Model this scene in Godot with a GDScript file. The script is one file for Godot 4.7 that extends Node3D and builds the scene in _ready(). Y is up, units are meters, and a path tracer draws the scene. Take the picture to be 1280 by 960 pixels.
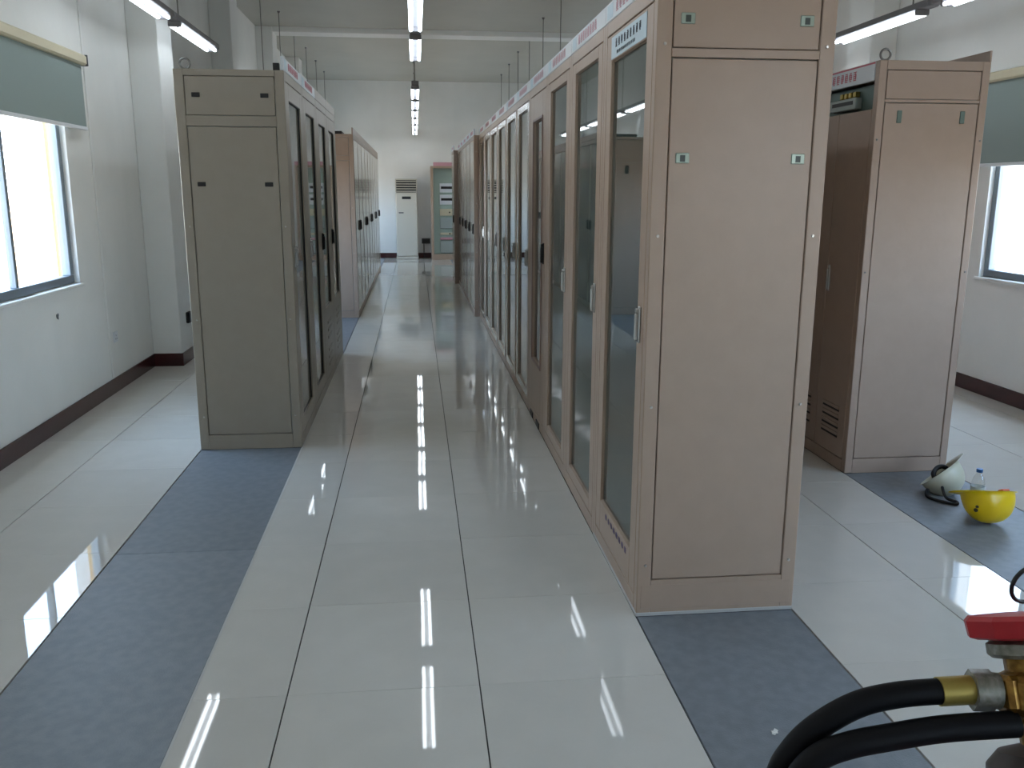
extends Node3D
# An electrical relay room: rows of beige control cabinets on glossy floor tiles.

var M := {}
var used := {}
var meshes := {}
const ORD := ["first", "second", "third", "fourth", "fifth", "sixth", "seventh", "eighth", "ninth", "tenth", "eleventh", "twelfth"]
const XL := -0.715      # front plane of the left cabinets
const XR := 0.782       # front plane of the right cabinets
const X3 := 2.356       # front plane of the far right cabinets
const WL := -2.335      # left wall
const WR := 4.35        # right wall
const ZB := -21.0       # far wall
const ZF := 2.6         # wall behind the camera
const HC := 3.95        # ceiling

func _ready():
	camera_and_light()
	make_materials()
	build_room()
	build_floor()
	build_cabinets()
	build_lamps()
	build_far_end()
	build_small_things()
	build_cylinder()

# ------------------------------------------------------------------ camera, sky, exposure
func camera_and_light():
	var cam := Camera3D.new()
	cam.name = "camera"
	cam.keep_aspect = Camera3D.KEEP_HEIGHT
	cam.fov = rad_to_deg(2.0 * atan(480.0 / 1101.57))
	cam.near = 0.05
	cam.far = 200.0
	add_child(cam)
	var right := Vector3(0.99422845, 0.00340104, 0.10722972)
	var up := Vector3(0.01961039, 0.97689656, -0.21281107)
	var back := Vector3(-0.10547612, 0.21368564, 0.97119166)
	cam.transform = Transform3D(Basis(right, up, back), Vector3(0, 1.534, 0))
	cam.current = true
	var sky_m := ProceduralSkyMaterial.new()
	sky_m.sky_top_color = Color(0.70, 0.83, 0.98)
	sky_m.sky_horizon_color = Color(0.89, 0.95, 1.0)
	sky_m.ground_bottom_color = Color(0.62, 0.56, 0.48)
	sky_m.ground_horizon_color = Color(0.84, 0.77, 0.67)
	sky_m.sun_angle_max = 1.0
	var sky := Sky.new()
	sky.sky_material = sky_m
	var env := Environment.new()
	env.background_mode = Environment.BG_SKY
	env.sky = sky
	env.background_energy_multiplier = 24.0
	env.tonemap_mode = Environment.TONE_MAPPER_LINEAR
	env.tonemap_exposure = 0.75
	env.sdfgi_enabled = true
	env.ssao_enabled = true
	env.ssil_enabled = true
	var we := WorldEnvironment.new()
	we.name = "world_environment"
	we.environment = env
	add_child(we)

# ------------------------------------------------------------------ materials
func noise_tex(seed_: int, freq: float, lo: Color, hi: Color, octaves := 4, size := 512, normal := false, bump := 1.0) -> NoiseTexture2D:
	var n := FastNoiseLite.new()
	n.seed = seed_
	n.noise_type = FastNoiseLite.TYPE_SIMPLEX_SMOOTH
	n.frequency = freq
	n.fractal_octaves = octaves
	var t := NoiseTexture2D.new()
	t.width = size
	t.height = size
	t.seamless = true
	t.noise = n
	if normal:
		t.as_normal_map = true
		t.bump_strength = bump
	else:
		var g := Gradient.new()
		g.offsets = PackedFloat32Array([0.2, 0.8])
		g.colors = PackedColorArray([lo, hi])
		t.color_ramp = g
	return t

func mat(col: Color, rough := 0.5, metal := 0.0, spec := 0.5) -> StandardMaterial3D:
	var m := StandardMaterial3D.new()
	m.albedo_color = col
	m.roughness = rough
	m.metallic = metal
	m.metallic_specular = spec
	return m

func tri(m: StandardMaterial3D, tex: Texture2D, scale: float, normal: Texture2D = null, depth := 0.3) -> StandardMaterial3D:
	m.uv1_triplanar = true
	m.uv1_world_triplanar = true
	m.uv1_scale = Vector3.ONE * scale
	if tex:
		m.albedo_texture = tex
	if normal:
		m.normal_enabled = true
		m.normal_texture = normal
		m.normal_scale = depth
	return m

func make_materials():
	var peel := noise_tex(3, 0.06, Color.BLACK, Color.WHITE, 2, 256, true, 2.0)
	var patch := noise_tex(4, 0.012, Color(0.985, 0.985, 0.985), Color(1, 1, 1), 5)
	M.paint = tri(mat(Color(0.665, 0.578, 0.505), 0.36), patch, 1.3, peel, 0.05)
	M.paint_grey = tri(mat(Color(0.605, 0.57, 0.515), 0.36), patch, 1.3, peel, 0.05)
	M.paint_pink = tri(mat(Color(0.65, 0.575, 0.52), 0.36), patch, 1.3, peel, 0.05)
	M.paint_rose = tri(mat(Color(0.55, 0.45, 0.42), 0.40), patch, 1.3, peel, 0.05)
	M.gloss = mat(Color(0.62, 0.575, 0.515), 0.14)
	M.gloss_grey = mat(Color(0.60, 0.575, 0.53), 0.12)
	M.inside = mat(Color(0.60, 0.64, 0.63), 0.6)
	M.module = mat(Color(0.62, 0.66, 0.65), 0.5)
	M.module_dark = mat(Color(0.10, 0.12, 0.13), 0.3)
	M.module_green = mat(Color(0.62, 0.69, 0.65), 0.5)
	M.black = mat(Color(0.035, 0.035, 0.04), 0.45)
	M.grey_plastic = mat(Color(0.30, 0.31, 0.32), 0.5)
	M.latch = mat(Color(0.55, 0.60, 0.55), 0.35, 0.4)
	M.latch_green = mat(Color(0.36, 0.44, 0.42), 0.4, 0.3)
	M.latch_core = mat(Color(0.17, 0.22, 0.20), 0.4)
	M.bolt = mat(Color(0.75, 0.73, 0.70), 0.3, 0.8)
	M.steel = mat(Color(0.50, 0.50, 0.50), 0.35, 0.9)
	M.handle = mat(Color(0.80, 0.80, 0.79), 0.25, 0.6)
	M.sign_white = mat(Color(0.84, 0.86, 0.88), 0.4)
	M.sign_cyan = mat(Color(0.74, 0.82, 0.86), 0.4)
	M.sign_pink = mat(Color(0.80, 0.60, 0.64), 0.4)
	M.ink_red = mat(Color(0.78, 0.42, 0.48), 0.5)
	M.ink_pale = mat(Color(0.80, 0.63, 0.67), 0.5)
	M.ink_dark = mat(Color(0.16, 0.20, 0.26), 0.5)
	M.ink_violet = mat(Color(0.40, 0.34, 0.48), 0.5)
	M.glass = mat(Color(0.28, 0.34, 0.325), 0.02, 0.0, 0.75)
	M.glass.transparency = BaseMaterial3D.TRANSPARENCY_ALPHA
	M.glass.albedo_color.a = 0.55
	M.window_glass = mat(Color(0.9, 0.95, 0.95), 0.01)
	M.window_glass.transparency = BaseMaterial3D.TRANSPARENCY_ALPHA
	M.window_glass.albedo_color.a = 0.04
	M.aluminium = mat(Color(0.46, 0.50, 0.53), 0.4, 0.3)
	var cloud := noise_tex(8, 0.006, Color(0.985, 0.985, 0.985), Color(1, 1, 1), 5)
	M.tile = []
	for i in 4:
		var k := 0.99 + 0.008 * i
		var m := tri(mat(Color(0.775 * k, 0.768 * k, 0.74 * k), 0.028, 0.0, 0.6), cloud, 1.1 + 0.1 * i)
		m.uv1_world_triplanar = true
		M.tile.append(m)
	M.grout = mat(Color(0.20, 0.20, 0.19), 0.9)
	var grit := noise_tex(11, 0.012, Color(0.93, 0.935, 0.94), Color(1, 1, 1), 5)
	var grit_n := noise_tex(12, 0.12, Color.BLACK, Color.WHITE, 3, 512, true, 4.0)
	M.cover = []
	for i in 3:
		var k2 := 0.98 + 0.03 * i
		M.cover.append(tri(mat(Color(0.465 * k2, 0.488 * k2, 0.512 * k2), 0.5), grit, 2.3, grit_n, 0.15))
	M.sealant = mat(Color(0.70, 0.70, 0.69), 0.6)
	var stain := noise_tex(15, 0.004, Color(0.98, 0.982, 0.982), Color(1, 1, 1), 6)
	M.wall = tri(mat(Color(0.90, 0.905, 0.895), 0.7), stain, 0.6)
	M.ceiling = tri(mat(Color(0.73, 0.73, 0.70), 0.85), stain, 0.5)
	M.reveal = mat(Color(0.80, 0.64, 0.34), 0.8)
	M.base = tri(mat(Color(0.235, 0.10, 0.105), 0.22), patch, 2.0)
	M.blind = mat(Color(0.56, 0.62, 0.61), 0.85)
	M.blind.backlight_enabled = true
	M.blind.backlight = Color(0.10, 0.12, 0.12)
	M.cream = mat(Color(0.80, 0.77, 0.66), 0.5)
	M.fixture = mat(Color(0.50, 0.50, 0.52), 0.5)
	M.rod = mat(Color(0.52, 0.52, 0.50), 0.5)
	M.tube = mat(Color(0.95, 0.97, 1.0), 0.3)
	M.tube.emission_enabled = true
	M.tube.emission = Color(0.93, 0.97, 1.0)
	M.tube.emission_energy_multiplier = 12.0
	M.ac = mat(Color(0.76, 0.745, 0.70), 0.35)
	M.ac_dark = mat(Color(0.20, 0.20, 0.20), 0.5)
	M.yellow = mat(Color(0.90, 0.76, 0.06), 0.28)
	M.yellow_dark = mat(Color(0.22, 0.20, 0.10), 0.6)
	M.orange = mat(Color(0.85, 0.33, 0.14), 0.5)
	M.hat_white = mat(Color(0.76, 0.76, 0.68), 0.32)
	M.webbing = mat(Color(0.10, 0.11, 0.13), 0.8)
	M.blue = mat(Color(0.08, 0.35, 0.62), 0.35)
	M.pet = mat(Color(0.90, 0.95, 0.95), 0.03)
	M.pet.transparency = BaseMaterial3D.TRANSPARENCY_ALPHA
	M.pet.albedo_color.a = 0.12
	M.bottle_label = mat(Color(0.80, 0.82, 0.80), 0.5)
	M.brass = tri(mat(Color(0.66, 0.50, 0.24), 0.38, 0.75), noise_tex(21, 0.03, Color(0.7, 0.66, 0.6), Color(1, 1, 1), 4, 256), 9.0)
	M.zinc = tri(mat(Color(0.62, 0.61, 0.57), 0.42, 0.6), noise_tex(22, 0.03, Color(0.75, 0.75, 0.72), Color(1, 1, 1), 4, 256), 9.0)
	M.ferrule = mat(Color(0.66, 0.58, 0.30), 0.38, 0.6)
	M.wheel_red = mat(Color(0.66, 0.07, 0.12), 0.38)
	M.rubber = mat(Color(0.03, 0.033, 0.045), 0.55, 0.0, 0.3)
	M.cap_dark = mat(Color(0.28, 0.25, 0.24), 0.4, 0.4)
	M.cylinder_red = mat(Color(0.55, 0.06, 0.07), 0.35)
	M.paper = mat(Color(0.86, 0.86, 0.84), 0.8)

# ------------------------------------------------------------------ shape helpers
func mb() -> SurfaceTool:
	var st := SurfaceTool.new()
	st.begin(Mesh.PRIMITIVE_TRIANGLES)
	return st

func tri3(st: SurfaceTool, a: Vector3, b: Vector3, c: Vector3, n: Vector3):
	if (b - a).cross(c - a).dot(n) > 0:
		var t := b
		b = c
		c = t
	for p in [a, b, c]:
		st.set_normal(n)
		st.add_vertex(p)

func quad(st: SurfaceTool, a: Vector3, b: Vector3, c: Vector3, d: Vector3, n: Vector3):
	tri3(st, a, b, c, n)
	tri3(st, a, c, d, n)

# box given by centre and size, with chamfered edges when bevel > 0
func bx(st: SurfaceTool, c: Vector3, s: Vector3, bevel := 0.0):
	var h := s / 2.0
	var e := minf(bevel, minf(h.x, minf(h.y, h.z)) * 0.9)
	for ax in 3:
		var u := (ax + 1) % 3
		var v := (ax + 2) % 3
		for sg in [-1.0, 1.0]:
			var n := Vector3.ZERO
			n[ax] = sg
			var p := []
			for q in [[-1, -1], [1, -1], [1, 1], [-1, 1]]:
				var w := Vector3.ZERO
				w[ax] = sg * h[ax]
				w[u] = q[0] * (h[u] - e)
				w[v] = q[1] * (h[v] - e)
				p.append(c + w)
			quad(st, p[0], p[1], p[2], p[3], n)
	if e <= 0.0:
		return
	for ax in 3:
		var u := (ax + 1) % 3
		var v := (ax + 2) % 3
		for su in [-1.0, 1.0]:
			for sv in [-1.0, 1.0]:
				var p := []
				for q in [[-1, 0], [1, 0], [1, 1], [-1, 1]]:
					var w := Vector3.ZERO
					w[ax] = q[0] * (h[ax] - e)
					w[u] = su * (h[u] - (e if q[1] == 1 else 0.0))
					w[v] = sv * (h[v] - (0.0 if q[1] == 1 else e))
					p.append(c + w)
				var n := Vector3.ZERO
				n[u] = su
				n[v] = sv
				quad(st, p[0], p[1], p[2], p[3], n.normalized())
	for sx in [-1.0, 1.0]:
		for sy in [-1.0, 1.0]:
			for sz in [-1.0, 1.0]:
				var s3 := Vector3(sx, sy, sz)
				tri3(st, c + Vector3(sx * h.x, sy * (h.y - e), sz * (h.z - e)), c + Vector3(sx * (h.x - e), sy * h.y, sz * (h.z - e)), c + Vector3(sx * (h.x - e), sy * (h.y - e), sz * h.z), s3.normalized())

# box given by its two corners
func bc(st: SurfaceTool, a: Vector3, b: Vector3, bevel := 0.0):
	bx(st, (a + b) / 2.0, (b - a).abs(), bevel)

func cyl(st: SurfaceTool, a: Vector3, b: Vector3, r: float, r2 := -1.0, seg := 16):
	if r2 < 0:
		r2 = r
	var d := (b - a).normalized()
	var u := d.cross(Vector3.UP if absf(d.y) < 0.9 else Vector3.RIGHT).normalized()
	var v := d.cross(u)
	for i in seg:
		var t0 := TAU * i / seg
		var t1 := TAU * (i + 1) / seg
		var n0 := u * cos(t0) + v * sin(t0)
		var n1 := u * cos(t1) + v * sin(t1)
		smooth_quad(st, a + n0 * r, a + n1 * r, b + n1 * r2, b + n0 * r2, n0, n1, n1, n0)
		tri3(st, a, a + n0 * r, a + n1 * r, -d)
		tri3(st, b, b + n0 * r2, b + n1 * r2, d)

func smooth_quad(st: SurfaceTool, a: Vector3, b: Vector3, c: Vector3, d: Vector3, na: Vector3, nb: Vector3, nc: Vector3, nd: Vector3):
	var order := [[a, na], [b, nb], [c, nc], [a, na], [c, nc], [d, nd]]
	var face := (b - a).cross(c - a)
	if face.length_squared() < 1e-16:
		face = (c - a).cross(d - a)
	if face.dot(na + nb + nc + nd) > 0:
		order = [[a, na], [c, nc], [b, nb], [a, na], [d, nd], [c, nc]]
	for o in order:
		st.set_normal(o[1])
		st.add_vertex(o[0])

# profile of (radius, height) turned round the y axis
func lathe(st: SurfaceTool, prof: Array, at := Vector3.ZERO, seg := 24):
	for k in prof.size() - 1:
		var p: Vector2 = prof[k]
		var q: Vector2 = prof[k + 1]
		var t := (q - p)
		var n2 := Vector2(t.y, -t.x).normalized()
		for i in seg:
			var a0 := TAU * i / seg
			var a1 := TAU * (i + 1) / seg
			var c0 := Vector3(cos(a0), 0, sin(a0))
			var c1 := Vector3(cos(a1), 0, sin(a1))
			var m0 := c0 * n2.x + Vector3.UP * n2.y
			var m1 := c1 * n2.x + Vector3.UP * n2.y
			smooth_quad(st, at + c0 * p.x + Vector3.UP * p.y, at + c1 * p.x + Vector3.UP * p.y, at + c1 * q.x + Vector3.UP * q.y, at + c0 * q.x + Vector3.UP * q.y, m0, m1, m1, m0)

# tube swept along points smoothed by a Catmull-Rom curve
func sweep(st: SurfaceTool, pts: Array, r: float, steps := 8, seg := 14):
	var path := []
	for i in pts.size() - 1:
		var p0: Vector3 = pts[maxi(i - 1, 0)]
		var p1: Vector3 = pts[i]
		var p2: Vector3 = pts[i + 1]
		var p3: Vector3 = pts[mini(i + 2, pts.size() - 1)]
		for k in steps:
			path.append(p1.cubic_interpolate(p2, p0, p3, float(k) / steps))
	path.append(pts[-1])
	var rings := []
	var u := Vector3.ZERO
	for i in path.size():
		var d: Vector3 = (path[mini(i + 1, path.size() - 1)] - path[maxi(i - 1, 0)]).normalized()
		if u == Vector3.ZERO:
			u = d.cross(Vector3.UP if absf(d.y) < 0.9 else Vector3.RIGHT).normalized()
		u = (u - d * u.dot(d)).normalized()
		var v := d.cross(u)
		var ring := []
		for k in seg:
			ring.append(u * cos(TAU * k / seg) + v * sin(TAU * k / seg))
		rings.append(ring)
	for i in path.size() - 1:
		for k in seg:
			var k1 := (k + 1) % seg
			var n0: Vector3 = rings[i][k]
			var n1: Vector3 = rings[i][k1]
			var n2: Vector3 = rings[i + 1][k1]
			var n3: Vector3 = rings[i + 1][k]
			smooth_quad(st, path[i] + n0 * r, path[i] + n1 * r, path[i + 1] + n2 * r, path[i + 1] + n3 * r, n0, n1, n2, n3)

func torus(st: SurfaceTool, c: Vector3, axis: Vector3, big: float, small: float, from := 0.0, to := TAU):
	var u := axis.cross(Vector3.UP if absf(axis.y) < 0.9 else Vector3.RIGHT).normalized()
	var v := axis.cross(u)
	var pts := []
	var n := 16
	for i in n + 1:
		var t := from + (to - from) * i / n
		pts.append(c + u * cos(t) * big + v * sin(t) * big)
	sweep(st, pts, small, 2, 8)

func numbered(called: String) -> String:
	if not used.has(called):
		used[called] = 0
		return called
	used[called] += 1
	return "%s_%03d" % [called, used[called]]

func obj(called: String, st, material: Material, parent: Node) -> MeshInstance3D:
	var o := MeshInstance3D.new()
	o.name = numbered(called) if parent == self else called
	o.mesh = st.commit() if st is SurfaceTool else st
	o.material_override = material
	o.cast_shadow = GeometryInstance3D.SHADOW_CASTING_SETTING_ON
	parent.add_child(o, true)
	return o

func tag(o: Node, label: String, category: String, group := ""):
	o.set_meta("label", label)
	o.set_meta("category", category)
	if group:
		o.set_meta("group", group)

func thing(called: String, label: String, category: String, at := Vector3.ZERO, turn := 0.0, group := "") -> Node3D:
	var o := Node3D.new()
	o.name = numbered(called)
	add_child(o)
	o.position = at
	o.rotation.y = turn
	tag(o, label, category, group)
	return o

func dup(root: Node3D, label: String, at: Vector3, turn := 0.0) -> Node3D:
	var r: Node3D = root.duplicate()
	r.name = numbered(String(root.name).rstrip("0123456789").trim_suffix("_"))
	add_child(r)
	r.position = at
	r.rotation.y = turn
	r.set_meta("label", label)
	return r

func struct(called: String, st, material: Material) -> MeshInstance3D:
	var o := obj(called, st, material, self)
	o.set_meta("kind", "structure")
	return o

# ------------------------------------------------------------------ room shell
const LWIN := [[-20.1, -18.7], [-16.9, -15.5], [-10.55, -9.05], [-6.45, -5.05]]
const RWIN := [[-16.9, -15.5], [-10.55, -9.05], [-6.45, -5.05], [-3.3, -1.9], [-0.3, 1.1]]
const COLS := [-8.0, -11.2, -14.4, -17.6]

func wall_with_windows(called: String, x: float, s: float):
	# s: direction pointing out of the room
	var st := mb()
	var x1 := x + s * 0.24
	var lo := 0.90
	var hi := 2.36
	bc(st, Vector3(x, -0.1, ZB - 0.24), Vector3(x1, lo, ZF + 0.24))
	bc(st, Vector3(x, hi, ZB - 0.24), Vector3(x1, HC + 0.1, ZF + 0.24))
	var z := ZB - 0.24
	var wins: Array = LWIN if s < 0 else RWIN
	for w in wins:
		bc(st, Vector3(x, lo, z), Vector3(x1, hi, w[0]))
		z = w[1]
	bc(st, Vector3(x, lo, z), Vector3(x1, hi, ZF + 0.24))
	var wall := struct(called, st, M.wall)
	for c in COLS:
		st = mb()
		bc(st, Vector3(x, 0.0, c), Vector3(x - s * 0.245, HC, c - 0.45), 0.006)
		obj("column", st, M.wall, wall)
	for w in wins:
		st = mb()
		var xa := x + s * 0.10
		var xb := x + s * 0.135
		bc(st, Vector3(xa, lo, w[0]), Vector3(xb, hi, w[0] + 0.012))
		bc(st, Vector3(xa, lo, w[1] - 0.012), Vector3(xb, hi, w[1]))
		bc(st, Vector3(xa, lo, w[0] + 0.012), Vector3(xb, lo + 0.012, w[1] - 0.012))
		bc(st, Vector3(xa, hi - 0.012, w[0] + 0.012), Vector3(xb, hi, w[1] - 0.012))
		obj("outer_reveal", st, M.reveal if s < 0 else M.wall, wall)
	return wall

var win_n := 0
func window(x: float, s: float, z0: float, z1: float, blind_low: float):
	win_n += 1
	var xi := x + s * 0.035
	var xo := x + s * 0.095
	var lo := 0.90
	var hi := 2.36
	var st := mb()
	bc(st, Vector3(xi, lo, z0), Vector3(xo, lo + 0.055, z1), 0.004)
	bc(st, Vector3(xi, hi - 0.055, z0), Vector3(xo, hi, z1), 0.004)
	bc(st, Vector3(xi, lo + 0.055, z0), Vector3(xo, hi - 0.055, z0 + 0.055), 0.004)
	bc(st, Vector3(xi, lo + 0.055, z1 - 0.055), Vector3(xo, hi - 0.055, z1), 0.004)
	var f := struct("window_%d" % win_n, st, M.aluminium)
	var zm := (z0 + z1) / 2.0
	st = mb()
	bc(st, Vector3(xi + s * 0.01, lo + 0.055, zm + 0.15), Vector3(xo - s * 0.01, hi - 0.055, zm + 0.185), 0.003)
	obj("mullion", st, M.aluminium, f)
	for r in [[z0 + 0.055, zm + 0.15], [zm + 0.185, z1 - 0.055]]:
		st = mb()
		bc(st, Vector3(xi + s * 0.027, lo + 0.055, r[0]), Vector3(xi + s * 0.033, hi - 0.055, r[1]))
		obj("pane", st, M.window_glass, f)
	st = mb()
	bc(st, Vector3(x - s * 0.02, lo - 0.022, z0 - 0.03), Vector3(xi, lo, z1 + 0.03), 0.004)
	obj("window_sill", st, M.wall, f)
	return f

func blind(x: float, s: float, z0: float, z1: float, low: float, top: float, label: String):
	var b := thing("roller_blind", label, "blind", Vector3(x - s * 0.04, top, (z0 + z1) / 2.0), 0.0, "roller blinds over the windows")
	var half := (z1 - z0) / 2.0
	var st := mb()
	bc(st, Vector3(-0.037, -0.02, -half - 0.03), Vector3(0.037, 0.05, half + 0.03), 0.012)
	obj("valance", st, M.cream, b)
	st = mb()
	bc(st, Vector3(-0.002, low - top + 0.01, -half), Vector3(0.002, -0.018, half))
	obj("fabric", st, M.blind, b)
	st = mb()
	bc(st, Vector3(-0.01, low - top - 0.012, -half), Vector3(0.01, low - top + 0.012, half), 0.004)
	obj("bottom_bar", st, M.sign_white, b)
	for e in [-1.0, 1.0]:
		st = mb()
		bc(st, Vector3(-0.04, -0.022, e * (half + 0.03)), Vector3(0.04, 0.054, e * (half + 0.042)), 0.003)
		obj("end_bracket", st, M.grey_plastic, b)

func build_room():
	wall_with_windows("wall_left", WL, -1.0)
	wall_with_windows("wall_right", WR, 1.0)
	var st := mb()
	bc(st, Vector3(WL, -0.1, ZB - 0.24), Vector3(WR, HC + 0.1, ZB))
	struct("wall_back", st, M.wall)
	# wall behind the camera, with the wide window that lights the passage on the right
	st = mb()
	var fx := [2.9, 4.15]
	bc(st, Vector3(WL, -0.1, ZF), Vector3(fx[0], HC + 0.1, ZF + 0.24))
	bc(st, Vector3(fx[1], -0.1, ZF), Vector3(WR, HC + 0.1, ZF + 0.24))
	bc(st, Vector3(fx[0], -0.1, ZF), Vector3(fx[1], 0.9, ZF + 0.24))
	bc(st, Vector3(fx[0], 2.7, ZF), Vector3(fx[1], HC + 0.1, ZF + 0.24))
	struct("wall_front", st, M.wall)
	st = mb()
	for r in [[fx[0], fx[0] + 0.055, 0.9, 2.7], [fx[1] - 0.055, fx[1], 0.9, 2.7], [fx[0] + 0.055, fx[1] - 0.055, 0.9, 0.955], [fx[0] + 0.055, fx[1] - 0.055, 2.645, 2.7]]:
		bc(st, Vector3(r[0], r[2], ZF + 0.04), Vector3(r[1], r[3], ZF + 0.10), 0.004)
	win_n += 1
	var fw := struct("window_%d" % win_n, st, M.aluminium)
	st = mb()
	bc(st, Vector3(3.50, 0.955, ZF + 0.05), Vector3(3.54, 2.645, ZF + 0.09), 0.003)
	obj("mullion", st, M.aluminium, fw)
	for r in [[fx[0] + 0.055, 3.50], [3.54, fx[1] - 0.055]]:
		st = mb()
		bc(st, Vector3(r[0], 0.955, ZF + 0.067), Vector3(r[1], 2.645, ZF + 0.073))
		obj("pane", st, M.window_glass, fw)
	st = mb()
	bc(st, Vector3(WL, HC, ZB), Vector3(WR, HC + 0.22, ZF))
	var ceil := struct("ceiling", st, M.ceiling)
	st = mb()
	bc(st, Vector3(WL + 0.24, HC + 0.01, -14.43), Vector3(WR - 0.24, HC - 0.075, -14.80), 0.004)
	obj("beam", st, M.wall, ceil)
	# skirting
	for side in [["left", WL, -1.0], ["right", WR, 1.0]]:
		st = mb()
		var x: float = side[1]
		var s: float = side[2]
		var z := ZF
		for c in COLS:
			bc(st, Vector3(x, 0.0, z), Vector3(x - s * 0.012, 0.115, c + 0.012), 0.003)
			bc(st, Vector3(x, 0.0, c), Vector3(x - s * 0.257, 0.115, c + 0.012), 0.003)
			bc(st, Vector3(x - s * 0.245, 0.0, c), Vector3(x - s * 0.257, 0.115, c - 0.45), 0.003)
			bc(st, Vector3(x, 0.0, c - 0.45), Vector3(x - s * 0.257, 0.115, c - 0.462), 0.003)
			z = c - 0.462
		bc(st, Vector3(x, 0.0, z), Vector3(x - s * 0.012, 0.115, ZB), 0.003)
		struct("baseboard_" + side[0], st, M.base)
	st = mb()
	bc(st, Vector3(WL, 0.0, ZB), Vector3(WR, 0.115, ZB + 0.012), 0.003)
	struct("baseboard_back", st, M.base)
	for i in LWIN.size():
		var w: Array = LWIN[i]
		window(WL, -1.0, w[0], w[1], 1.95)
		blind(WL, -1.0, w[0] - 0.30, w[1] + 0.15, 1.955, 2.40, "grey green half-lowered roller blind on the left wall, %s from the far wall" % ORD[i])
	for i in RWIN.size():
		var w: Array = RWIN[i]
		window(WR, 1.0, w[0], w[1], 1.74)
		blind(WR, 1.0, w[0] - 0.30, w[1] + 0.15, 1.74, 2.36, "grey green half-lowered roller blind on the right wall, %s from the far wall" % ORD[i])
	# wall fittings on the left
	st = mb()
	bc(st, Vector3(WL, 0.118, -6.93), Vector3(WL + 0.012, 3.2, -6.905), 0.003)
	tag(obj("cable_trunking", st, M.wall, self), "thin white vertical cable trunking on the left wall beside the window", "trunking")
	var sk := thing("wall_socket", "small white socket plate low on the left wall before the column", "socket", Vector3(WL, 0.42, -7.05))
	st = mb()
	bc(st, Vector3(0, -0.043, -0.043), Vector3(0.009, 0.043, 0.043), 0.003)
	obj("plate", st, M.sign_white, sk)
	st = mb()
	for o in [[0.012, 0.0], [-0.014, -0.012], [-0.014, 0.012]]:
		bx(st, Vector3(0.0095, o[0], o[1]), Vector3(0.002, 0.012, 0.004))
	obj("slots", st, M.grey_plastic, sk)
	var sk2 := thing("wall_socket", "dark grey socket low on the column side behind the left cabinets", "socket", Vector3(WL + 0.245, 0.40, -8.27))
	st = mb()
	bc(st, Vector3(0, -0.05, -0.05), Vector3(0.03, 0.05, 0.05), 0.006)
	obj("plate", st, M.black, sk2)
	st = mb()
	bc(st, Vector3(0.03, -0.03, -0.03), Vector3(0.034, 0.03, 0.03), 0.002)
	obj("face", st, M.grey_plastic, sk2)
	st = mb()
	for k in 9:
		var a := TAU * k / 9.0
		var b := TAU * (k + 1) / 9.0
		var ra := 0.020 + 0.006 * sin(k * 2.3)
		var rb := 0.020 + 0.006 * sin(((k + 1) % 9) * 2.3)
		tri3(st, Vector3(0.004, 0, 0), Vector3(0.002, sin(a) * ra, cos(a) * ra), Vector3(0.002, sin(b) * rb, cos(b) * rb), Vector3.RIGHT)
		quad(st, Vector3(0, sin(a) * ra, cos(a) * ra), Vector3(0, sin(b) * rb, cos(b) * rb), Vector3(0.002, sin(b) * rb, cos(b) * rb), Vector3(0.002, sin(a) * ra, cos(a) * ra), Vector3(0, sin(a), cos(a)))
	var hole := obj("wall_plug", st, M.grey_plastic, self)
	hole.position = Vector3(WL, 0.725, -6.0)
	tag(hole, "dark grey plugged hole in the white left wall under the window", "plug")

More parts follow.
